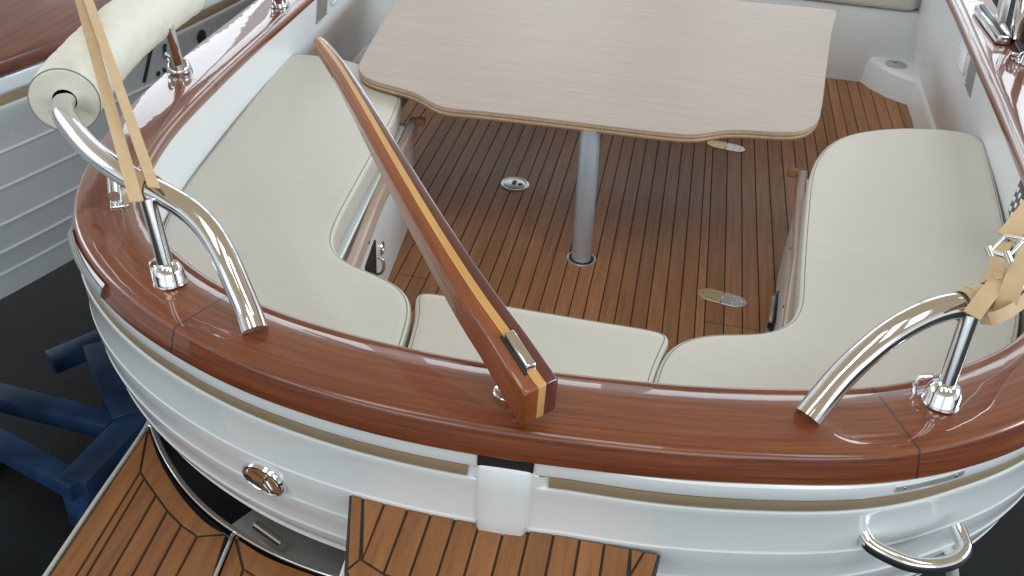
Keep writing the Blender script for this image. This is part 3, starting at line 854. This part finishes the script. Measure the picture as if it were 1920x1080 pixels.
# folding windscreen foot on the starboard rail
q = at(1862, 62, .669)
wd = (at(1890, 95, RZ) - at(1835, 20, RZ)); ang = math.atan2(-wd.x, wd.y)
rz = Matrix.Rotation(math.radians(2), 3, 'Z')
br = bmobj('windscreen_foot', box_bm(q + Vector((.0, .05, .018)), Vector((.05, .36, .032)), .004, rz), CHROME, boat)
bmobj('foot_slot', box_bm(q + Vector((-.004, .05, .036)), Vector((.018, .33, .006)), .001, rz), NAVY, br)
bmobj('windscreen_post', box_bm(q + Vector((.035, .12, .12)), Vector((.03, .05, .22)), .004, Matrix.Rotation(math.radians(-20), 3, 'X') @ rz), SATIN, br)
bmobj('windscreen_bar', box_bm(q + Vector((.055, -.04, .09)), Vector((.028, .05, .19)), .004, Matrix.Rotation(math.radians(-28), 3, 'X') @ rz), CHROME, br)
bmobj('windscreen_board', box_bm(q + Vector((.085, -.10, .055)), Vector((.014, .26, .10)), .004, rz), MAHOG_OBJ, br)

# tiller pivot plate on the rail
c = at(940, 735, RZ)
v, f = lathe([(.026, -.004), (.026, .004), (.024, .006), (.014, .007), (.013, .03)], c + Vector((.012, 0, 0)), n=32); rp = obj('rudder_head', v, f, CHROME, boat)

# ------------------------------------------------------------------ cushions
CZ = .49
def cushion(name, poly, z1, th, label, group, r=.013, cat='cushion', seam=True, crown=.003):
    poly = ccw(poly)
    c = sum(poly, Vector()) / len(poly)
    root = thing(name, label, cat, (c.x, c.y, z1 - th), group)
    Rg = []
    z0 = z1 - th
    prof = [(.010, z0), (.002, z0 + .008), (0, z0 + .02), (-.001, z0 + th * .5), (0, z1 - r)]
    for k in range(1, 6):
        a = math.pi / 2 * k / 5
        prof.append((r - r * math.cos(a), z1 - r + r * math.sin(a)))
    prof += [(r + .006, z1 + crown * .5), (r + .014, z1 + crown)]
    for d, z in prof:
        q = offset(poly, d)
        for _ in range(8 if d > r * .8 else 0):
            q = [q[i] * .5 + (q[i - 1] + q[(i + 1) % len(q)]) * .25 for i in range(len(q))]
        Rg.append([Vector((p.x, p.y, z)) for p in q])
    v, f = rings_solid(Rg)
    obj('cover', v, f, VINYL, root, sharp=0)
    if seam:
        q = offset(poly, r * .80)
        q = [p for p in q if min((p - o_).length for o_ in poly) > r * .80 * .93]
        pth = [Vector((p.x, p.y, z1 - .0012)) for p in q]; pth.append(pth[0])
        v, f = tube(pth, .0017, 6, cap=False); obj('piping', v, f, SEAM, root)
    return root
c_at = lambda l: ats(l, CZ)
left = c_at([(757, 645), (767, 613), (773, 585), (771, 562), (757, 540), (727, 521), (690, 505), (655, 491), (634, 477), (625, 458), (626, 440), (640, 405), (672, 345), (706, 283), (738, 224), (752, 185), (749, 160), (726, 140), (679, 119), (646, 110), (600, 103), (560, 99), (543, 99), (530, 108), (500, 147), (445, 217), (390, 287), (350, 338), (331, 368)])
left += [R(-1.235, 1.98, CZ), R(-1.17, 1.83, CZ), R(-1.06, 1.70, CZ), R(-.92, 1.59, CZ), R(-.76, 1.51, CZ), R(-.62, 1.465, CZ), R(-.505, 1.445, CZ), R(-.478, 1.455, CZ), R(-.476, 1.54, CZ)]
cushion('seat_cushion', plan_spline(left, .012, 14), CZ, .085, 'large L shaped cream vinyl seat cushion on the left side of the cockpit', 'cockpit seat cushions')
mid = [R(-.462, 1.46, CZ), R(-.455, 1.45, CZ), R(-.2, 1.425, CZ), R(.04, 1.445, CZ), R(.05, 1.455, CZ)] + c_at([(1226, 708), (1240, 672), (1252, 645), (1262, 632), (1256, 626), (1100, 598), (940, 571), (790, 546), (779, 546), (778, 560), (779, 590), (772, 620), (765, 645)])
cushion('seat_cushion', plan_spline(mid, .010, 14), CZ + .004, .085, 'narrow straight cream vinyl cushion between the two L shaped ones', 'cockpit seat cushions')
right = c_at([(1224, 715), (1237, 676), (1252, 652), (1275, 636), (1310, 626), (1350, 622), (1400, 624), (1440, 621), (1470, 612), (1488, 596), (1497, 575), (1502, 500), (1510, 400), (1520, 322), (1538, 285), (1568, 259), (1620, 244), (1700, 238), (1780, 242), (1828, 249), (1846, 262), (1855, 290), (1868, 340), (1888, 430)])
right += [R(.975, 2.28, CZ), R(.90, 2.03, CZ), R(.79, 1.84, CZ), R(.66, 1.70, CZ), R(.5, 1.58, CZ), R(.33, 1.50, CZ), R(.18, 1.455, CZ), R(.085, 1.447, CZ), R(.068, 1.458, CZ), R(.064, 1.56, CZ)]
cushion('seat_cushion', plan_spline(right, .012, 22), CZ, .085, 'large L shaped cream vinyl seat cushion on the right side of the cockpit', 'cockpit seat cushions')
fz = .40
fore = [R(-1.12, 4.985), R(1.10, 4.975), R(1.17, 5.05), R(1.17, 5.45), R(-1.15, 5.45)]
fp = resample(fore, .02, True)
cushion('seat_cushion', fp, .56, .17, 'cream seat cushion at the far end behind the table', 'cockpit seat cushions', r=.03)

# ------------------------------------------------------------------ table
TZ = .53
tb = thing('table', 'limed oak cockpit table with scalloped plywood edge on one round metal leg', 'table', at(1090, 485, 0))
tp = [at(740, 0, TZ), at(706, 60, TZ), at(684, 98, TZ), at(673, 120, TZ), at(674, 134, TZ), at(690, 147, TZ), at(722, 158, TZ), at(757, 167, TZ), at(782, 176, TZ), at(803, 188, TZ), at(822, 198, TZ), at(846, 203, TZ), at(900, 208, TZ), at(1000, 219, TZ), at(1100, 231, TZ), at(1200, 243, TZ), at(1262, 250, TZ), at(1300, 252, TZ), at(1328, 249, TZ), at(1360, 244, TZ), at(1400, 244, TZ), at(1450, 247, TZ), at(1493, 247, TZ), at(1518, 240, TZ), at(1534, 226, TZ), at(1541, 200, TZ), at(1550, 130, TZ), at(1560, 60, TZ)]
tp += [R(.668, 4.36, TZ), R(.668, 4.40, TZ), R(.64, 4.402, TZ), R(.1, 4.36, TZ), R(-.5, 4.30, TZ), R(-1.1, 4.26, TZ), R(-1.16, 4.23, TZ), R(-1.17, 4.15, TZ)]
tpoly = ccw(plan_spline(tp, .015, 2))
def slab(name, poly, zs, mat, parent):
    v, f = rings_solid([[Vector((p.x, p.y, z)) for p in (offset(poly, d) if d else poly)] for d, z in zs])
    return obj(name, v, f, mat, parent, sharp=30)
top = slab('tabletop', tpoly, ((0.0, TZ - .006), (0, TZ - .003), (.0008, TZ - .001), (.0025, TZ)), TABLE, tb)
zb = TZ - .006
for k in range(4):
    slab('ply_layer', tpoly, ((.0012 * (1 + k % 2), zb - .0062), (.0006 * (1 + k % 2), zb - .003), (.0012 * (1 + k % 2), zb)), PLY_L if k % 2 == 0 else PLY_D, tb)
    zb -= .0062
pb = at(1090, 485, 0)
ptop = at(1108, 236, .505)
d = (ptop - pb).normalized()
v, f = tube([pb + Vector((0, 0, -.02)), pb + d * .25, ptop], .0345, 36); obj('leg', v, f, ALU, tb)
v, f = lathe([(.052, -.004), (.052, .0025), (.049, .004), (.046, .0035), (.044, .0015)], pb, n=36); fs = obj('floor_socket', v, f, SATIN, tb)
v, f = lathe([(.0445, .0), (.0445, .0028), (.030, .0030)], pb, n=36); obj('socket_bore', v, f, BLACK, fs)
v, f = lathe([(.042, -.006), (.042, .0), (.03, .0)], ptop + Vector((0, 0, -.001)), n=28); obj('mounting_plate', v, f, SATIN, tb)

# ------------------------------------------------------------------ tiller
TLP = [((1011, 716), .828), ((989, 684), .842), ((947, 621), .866), ((904, 561), .890), ((852, 483), .916), ((798, 396), .941), ((746, 308), .962), ((701, 230), .978), ((667, 172), .988), ((634, 119), .997), ((606, 82), 1.003), ((596, 70), 1.005)]
tp3 = resample(spline([at(a[0], a[1], z) for a, z in TLP], .006), .012)
till = thing('tiller', 'laminated varnished tiller with pale central stripe laid across the stern rail', 'tiller', at(990, 770, RZ))
NT = len(tp3)
def tw(t): return .0385 - .0205 * t ** .85            # half width
def thh(t): return .034 * (1 - t) ** .8 + .022 + .018 * max(0, 1 - t / .30) ** .8      # height
def tsec(i, x0, x1, lift=0.0):
    t = i / (NT - 1); p = tp3[i]
    d = (tp3[min(i + 1, NT - 1)] - tp3[max(i - 1, 0)]).normalized()
    s = d.cross(Vector((0, 0, 1))).normalized(); u = Vector((0, 0, 1))
    w = tw(t); h = thh(t)
    if t > .965: k = (1 - t) / .035; w *= .55 + .45 * math.sqrt(max(k, 0)); h *= .6 + .4 * math.sqrt(max(k, 0))
    b = .006
    if x0 is None: pass
    return p, d, s, u, w, h
def lam(name, a, b, mat, edgeL, edgeR, lift=0):
    """strip of the laminate between the width fractions a and b (-1..1)"""
    secs = []; uv = []
    for i in range(NT):
        p, d, s, u, w, h = tsec(i, 0, 0)
        xa, xb = w * a, w * b
        bv = min(.007, (xb - xa) * .45)
        L = []
        if edgeL: L += [p + s * (xa) - u * (h - .006), p + s * (xa - .000) - u * h * .5, p + s * xa - u * bv, p + s * (xa + bv * .3) - u * bv * .3, p + s * (xa + bv)]
        else: L += [p + s * xa - u * h, p + s * xa]
        if edgeR: L += [p + s * (xb - bv), p + s * (xb - bv * .3) - u * bv * .3, p + s * xb - u * bv, p + s * xb - u * h * .5, p + s * xb - u * (h - .006), p + s * (xb - .006) - u * h]
        else: L += [p + s * xb + u * lift, p + s * xb - u * h]
        if not (edgeL or edgeR):
            L = [p + s * xa - u * h, p + s * xa + u * lift, p + s * xb + u * lift, p + s * xb - u * h]
        if edgeL: L.append(p + s * (xa + .006) - u * h)
        secs.append(L); uv.append(i * .012)
    # softened butt end
    p0 = secs[0]; c = sum(p0, Vector()) / len(p0)
    dd = (tp3[0] - tp3[3]); dd.z = 0; dd.normalize()
    cz = tp3[0] - Vector((0, 0, thh(0) / 2))
    sh = lambda q, k, o: Vector((q.x, q.y, cz.z + (q.z - cz.z) * k)) + dd * o - (q - cz).cross(Vector((0, 0, 1))).normalized() * 0
    sx_ = dd.cross(Vector((0, 0, 1))).normalized()
    def ins(q, k, o):
        r_ = sh(q, k, o); w_ = (r_ - cz).dot(sx_); return r_ - sx_ * w_ * (1 - k)
    secs = [[ins(q, .86, .0095) for q in p0], [ins(q, .93, .0085) for q in p0], [ins(q, .975, .006) for q in p0]] + secs
    uv = [-.014, -.012, -.006] + uv
    return loft(name, secs, mat, till, uvk=uv, sharp=38)
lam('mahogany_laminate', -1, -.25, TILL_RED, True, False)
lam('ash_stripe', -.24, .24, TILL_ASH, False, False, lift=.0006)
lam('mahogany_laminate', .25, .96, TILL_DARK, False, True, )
# steel tongue on the tiller head
i0, i1 = 3, 8
p, d, s, u, w, h = tsec(5, 0, 0)
RM = Matrix((s, d, u)).transposed()
cc = p + u * .003
bm = box_bm(cc, Vector((.019, .075, .018)), .003, RM); tongue = bmobj('steel_tongue', bm, CHROME, till)
bm = box_bm(p - s * .0125 + u * .0005, Vector((.006, .082, .006)), .001, RM); bmobj('tongue_slot', bm, BLACK, tongue)
pq, d, s, u, w, h = tsec(4, 0, 0)
v, f = tube([pq - u * (h - .002), Vector((pq.x, pq.y, RZ + .01)) - d * 0], .014, 16); obj('pivot_pin', v, f, CHROME, till)

# ------------------------------------------------------------------ bolster on the port handrail
k0 = min(range(len(hrL)), key=lambda i: (hrL[i] - at(122, 190, .905)).length)
k1 = min(range(len(hrL)), key=lambda i: (hrL[i] - at(338, -18, .91)).length)
pth = relax(resample(hrL[k0:k1 + 1], .012), 8)
bol = thing('bolster', 'thick cream padded roll around the left handrail', 'bolster', pth[0] + Vector((0, 0, -.08)), 'padded rolls on the handrail')
def br_(t):
    e = .008
    x = t * 1.0
    return .0745 + .003 * math.sin(t * 9)
def roll(path, r, parent, hole=True):
    N = len(path); d0 = (path[1] - path[0]).normalized(); d1 = (path[-1] - path[-2]).normalized()
    P2 = [path[0] + d0 * .004, path[0] - d0 * .0, path[0] + d0 * .001, path[0] + d0 * .004] + list(path[1:-1]) + [path[-1] - d1 * .004, path[-1], path[-1]]
    rad = [.0262, r * .9, r * .975, r] + [r * (1 + .012 * math.sin(i * .9) * math.sin(i * .23)) for i in range(N - 2)] + [r, r * .96, .03]
    v = []; f = []; n = 40; prev = None
    for i, p in enumerate(P2):
        j = min(max(i - 3, 0), N - 1)
        d = (path[min(j + 1, N - 1)] - path[max(j - 1, 0)]).normalized() if 3 < i < len(P2) - 3 else (d0 if i <= 3 else d1)
        if prev is None: xa = Vector((0, 0, 1)).cross(d).normalized()
        else: xa = (prev - d * prev.dot(d)).normalized()
        prev = xa; ya = d.cross(xa)
        for k in range(n):
            a = 2 * math.pi * k / n
            fold = 1.0
            for fi, fa, dp, wd_ in ((N * .34, 2.4, .035, 1.0), (N * .42, 2.7, .045, 1.3), (N * .50, 2.2, .03, 1.1), (N * .30, 4.4, .03, 1.2), (N * .72, 3.2, .025, 1.4)):
                fold -= dp * math.exp(-((i - fi - 2.2 * math.sin(a - fa)) / wd_) ** 2) * max(0, math.cos(a - fa)) ** 1.5
            v.append(p + (xa * math.cos(a) + ya * math.sin(a)) * rad[i] * fold)
    for i in range(len(P2) - 1):
        for k in range(n):
            k2 = (k + 1) % n; f.append((i * n + k, i * n + k2, (i + 1) * n + k2, (i + 1) * n + k))
    o = obj('cover', v, f, CREAM, parent, sharp=60)
    c = path[0] + d0 * .002
    xa = Vector((0, 0, 1)).cross(d0).normalized(); ya = d0.cross(xa)
    ring = [c + (xa * math.cos(2 * math.pi * k / 40) + ya * math.sin(2 * math.pi * k / 40)) * r * .985 for k in range(41)]
    vv, ff = tube(ring, .0018, 6, cap=False); obj('piping', vv, ff, SEAM, parent)
roll(pth, .077, bol)
k2 = min(range(len(hrL)), key=lambda i: (hrL[i] - at(620, -150, .93)).length)
pth2 = relax(resample(hrL[k1 + 1:k2], .012), 4)
bol2 = thing('bolster', 'slimmer cream padded roll at the top edge, beyond the thick one', 'bolster', pth2[0] + Vector((0, 0, -.08)), 'padded rolls on the handrail')
roll(pth2, .063, bol2)

# ------------------------------------------------------------------ straps
def strap_path(a, b, sag=0.0, n=24):
    return [a.lerp(b, i / n) + Vector((0, 0, -sag * math.sin(math.pi * i / n))) for i in range(n + 1)]
sL = thing('webbing_strap', 'beige webbing strap with two strands looped round the left handrail', 'strap', at(262, 350, .90), 'webbing straps on the handrails')
camv = (Vector((XO, 0, CAM_Z)) - at(262, 350, .92)).normalized()
p1 = strap_path(at(256, 378, .925), at(140, -40, 1.06), .004)
v, f = ribbon(p1, .0245, .0022, (camv + Vector((.1, 0, .1))).normalized()); obj('strand', v, f, WEB, sL, smooth=False)
p2 = strap_path(at(289, 352, .928), at(152, -40, 1.068), .002)
v, f = ribbon(p2, .0225, .0022, (camv + Vector((.35, 0, -.05))).normalized()); obj('strand', v, f, WEB, sL, smooth=False)
# loop round the tube
kk = min(range(len(hrL)), key=lambda i: (hrL[i] - at(272, 352, .902)).length)
def band(center, d, r, width, parent, mat=WEB, tilt=0, name='loop', turns=1.0, lift=0.0):
    d = d.normalized(); xa = Vector((0, 0, 1)).cross(d).normalized(); ya = d.cross(xa)
    N = 30; pts = []; nn = []
    for i in range(N + 1):
        a = 2 * math.pi * turns * i / N
        rad = xa * math.cos(a) + ya * math.sin(a)
        pts.append(center + rad * (r + lift * i / N) + d * (tilt * math.sin(a)))
        nn.append(rad)
    v, f = ribbon(pts, width, .0024, nn)
    return obj(name, v, f, mat, parent, sharp=30)
band(hrL[kk], hrL[kk + 1] - hrL[kk - 1], .0270, .026, sL, tilt=.006)
sR = thing('webbing_strap', 'knotted beige webbing strap with steel buckle wrapped round the right handrail', 'strap', at(1830, 570, .90), 'webbing straps on the handrails')
kr = min(range(len(hrR)), key=lambda i: (hrR[i] - at(1822, 570, .905)).length)
dR = (hrR[kr + 1] - hrR[kr - 1]).normalized()
band(hrR[kr] + dR * .004, dR, .0272, .066, sR, tilt=.003, name='sleeve')
band(hrR[kr] + dR * .018, dR, .0295, .028, sR, tilt=-.014)
band(hrR[kr] + dR * .050, dR, .0285, .027, sR, tilt=.010)
band(hrR[kr] + dR * .034, dR, .0315, .024, sR, tilt=.020)
def rib(pts, w, nrm, name='strand'):
    pth = resample(spline(pts, .004), .006)
    v, f = ribbon(pth, w, .0022, nrm); return obj(name, v, f, WEB, sR, sharp=30)
cv = (Vector((XO, 0, CAM_Z)) - at(1850, 540, .93)).normalized()
rib([at(1822, 592, .922), at(1838, 570, .937), at(1858, 545, .947), at(1880, 518, .955), at(1890, 505, .957)], .030, (cv + Vector((0, .1, .3))).normalized())
rib([at(1836, 596, .905), at(1858, 598, .922), at(1885, 588, .930), at(1915, 568, .932), at(1945, 540, .93)], .022, (cv + Vector((0, -.2, -.2))).normalized())
rib([at(1880, 590, .915), at(1895, 545, .955), at(1915, 500, .985), at(1950, 440, 1.02)], .034, (cv + Vector((.2, 0, 0))).normalized())
rib([at(1862, 525, .95), at(1868, 500, .965), at(1878, 468, .985), at(1886, 455, .99)], .030, (cv + Vector((-.6, .2, 0))).normalized())
rib([at(1888, 446, 1.0), at(1905, 425, 1.01), at(1940, 380, 1.03)], .036, (cv + Vector((.1, .1, .2))).normalized())
# buckle: two pins and a bar frame
bA, bB = at(1855, 472, 1.0), at(1885, 442, 1.008)
bC, bD = at(1890, 482, 1.004), at(1922, 448, 1.012)
bk = None
for a, b, r in ((bA, bB, .0026), (bC, bD, .0026), (bA, bC, .0045), (bB, bD, .0032)):
    v, f = tube([a, b], r, 10)
    o = obj('buckle' if bk is None else 'buckle_bar', v, f, CHROME, sR if bk is None else bk)
    bk = bk or o
for q in (bA, bC):
    v, f = tube([q + Vector((-.004, .006, .006)), q + Vector((.004, -.006, -.006))], .0062, 14); obj('buckle_roller', v, f, CHROME, bk)

# ------------------------------------------------------------------ neighbouring boat
nb = thing('moored_boat', 'grey white lapstrake boat with mahogany rail lying alongside on the left', 'boat', R(-2.3, 3., -.4))
NX = -1.70
NP = [(-.03, .672), (.0, .667), (.005, .655), (.004, .625), (-.002, .619), (-.002, .588), (.006, .583), (.006, .572), (.001, .562), (.001, .458), (.007, .452), (.002, .447), (.0, .348), (.006, .342), (.0, .337), (-.004, .232), (.002, .226), (-.005, .221), (-.012, .138), (-.006, .132), (-.013, .127), (-.024, .058), (-.018, .052), (-.024, .047), (-.032, -.035), (-.05, -.045), (-.30, -.10), (-.8, -.25)]
secs = []
def nline(y):
    t = min(y - 2.33, 1.94); return -1.92 + .33 * t - .085 * t * t
ys = [.3 + .06 * k for k in range(120)]
for y in ys: secs.append([R(nline(y) + e, y, z) for e, z in NP])
loft('hull', secs, NGEL, nb, closed=False, sharp=28)
secs = [[R(nline(y) + e, y, z) for e, z in ((-.003, .618), (.0015, .618), (.0015, .589), (-.003, .589))] for y in ys]
loft('rubbing_stripe', secs, STRIPE, nb)
secs = [[R(nline(y) + e, y, z) for e, z in ((-.6, .70), (-.6, .73), (-.02, .728), (.006, .722), (.014, .705), (.012, .68), (.0, .672), (-.05, .672))] for y in ys]
loft('caprail', secs, MAHOG_OBJ, nb, sharp=40)
# lettering 7.5
def lettering(body, y, z, size, parent):
    cu = bpy.data.curves.new('lettering', 'FONT'); cu.body = body; cu.size = size; cu.extrude = .0012; cu.shear = .12
    tmp = bpy.data.objects.new('tmp', cu); col.objects.link(tmp)
    bpy.context.view_layer.update()
    me = bpy.data.meshes.new_from_object(tmp.evaluated_get(bpy.context.evaluated_depsgraph_get()))
    bpy.data.objects.remove(tmp)
    for vv in me.vertices:
        p = vv.co.copy()
        yy = y + p.x
        vv.co = R(nline(yy) + .0035 + p.z, yy, z + p.y)
    me.materials.clear(); me.materials.append(LETTER)
    o = bpy.data.objects.new('lettering', me); col.objects.link(o); setparent(o, parent); return o
lettering('7.5', 2.86, .47, .15, nb)
v, f = lathe([(.026, -.02), (.026, .004), (.022, .006), (.001, .007)], R(nline(3.20) + .003, 3.20, .53), Vector((1, 0, 0)), 24)
obj('drain_fitting', v, f, BLACK, nb)

# ------------------------------------------------------------------ blue trestle on the ground
tr = thing('steel_trestle', 'blue painted steel trestle frame on the dark floor between the boats', 'trestle', at(150, 900, GZ))
BZ = -.56
def beam(a, b, w, h, za=BZ, zb=None, name='beam'):
    A, B = at(a[0], a[1], za), at(b[0], b[1], za if zb is None else zb)
    d = B - A; L = d.length
    Rm = frame(d, Vector((0, 0, 1)))
    bm = box_bm((A + B) / 2, Vector((w, h, L)), .006, Rm)
    bmobj(name, bm, BLUE, tr)
beam((140, 915), (330, 715), .10, .08)
beam((-60, 800), (150, 915), .075, .07, BZ - .02)
beam((-40, 735), (215, 800), .08, .07, BZ - .01)
beam((180, 655), (238, 790), .09, .07, BZ + .01)
beam((95, 680), (260, 610), .08, .07, BZ - .04)
for px, py in ((150, 905), (225, 805), (-40, 800), (260, 615)):
    A = at(px, py, BZ - .05)
    bmobj('foot', box_bm(Vector((A.x, A.y, (BZ - .05 + GZ) / 2 - 0.01)), Vector((.09, .09, BZ - GZ - .06)), .005), BLUE, tr)
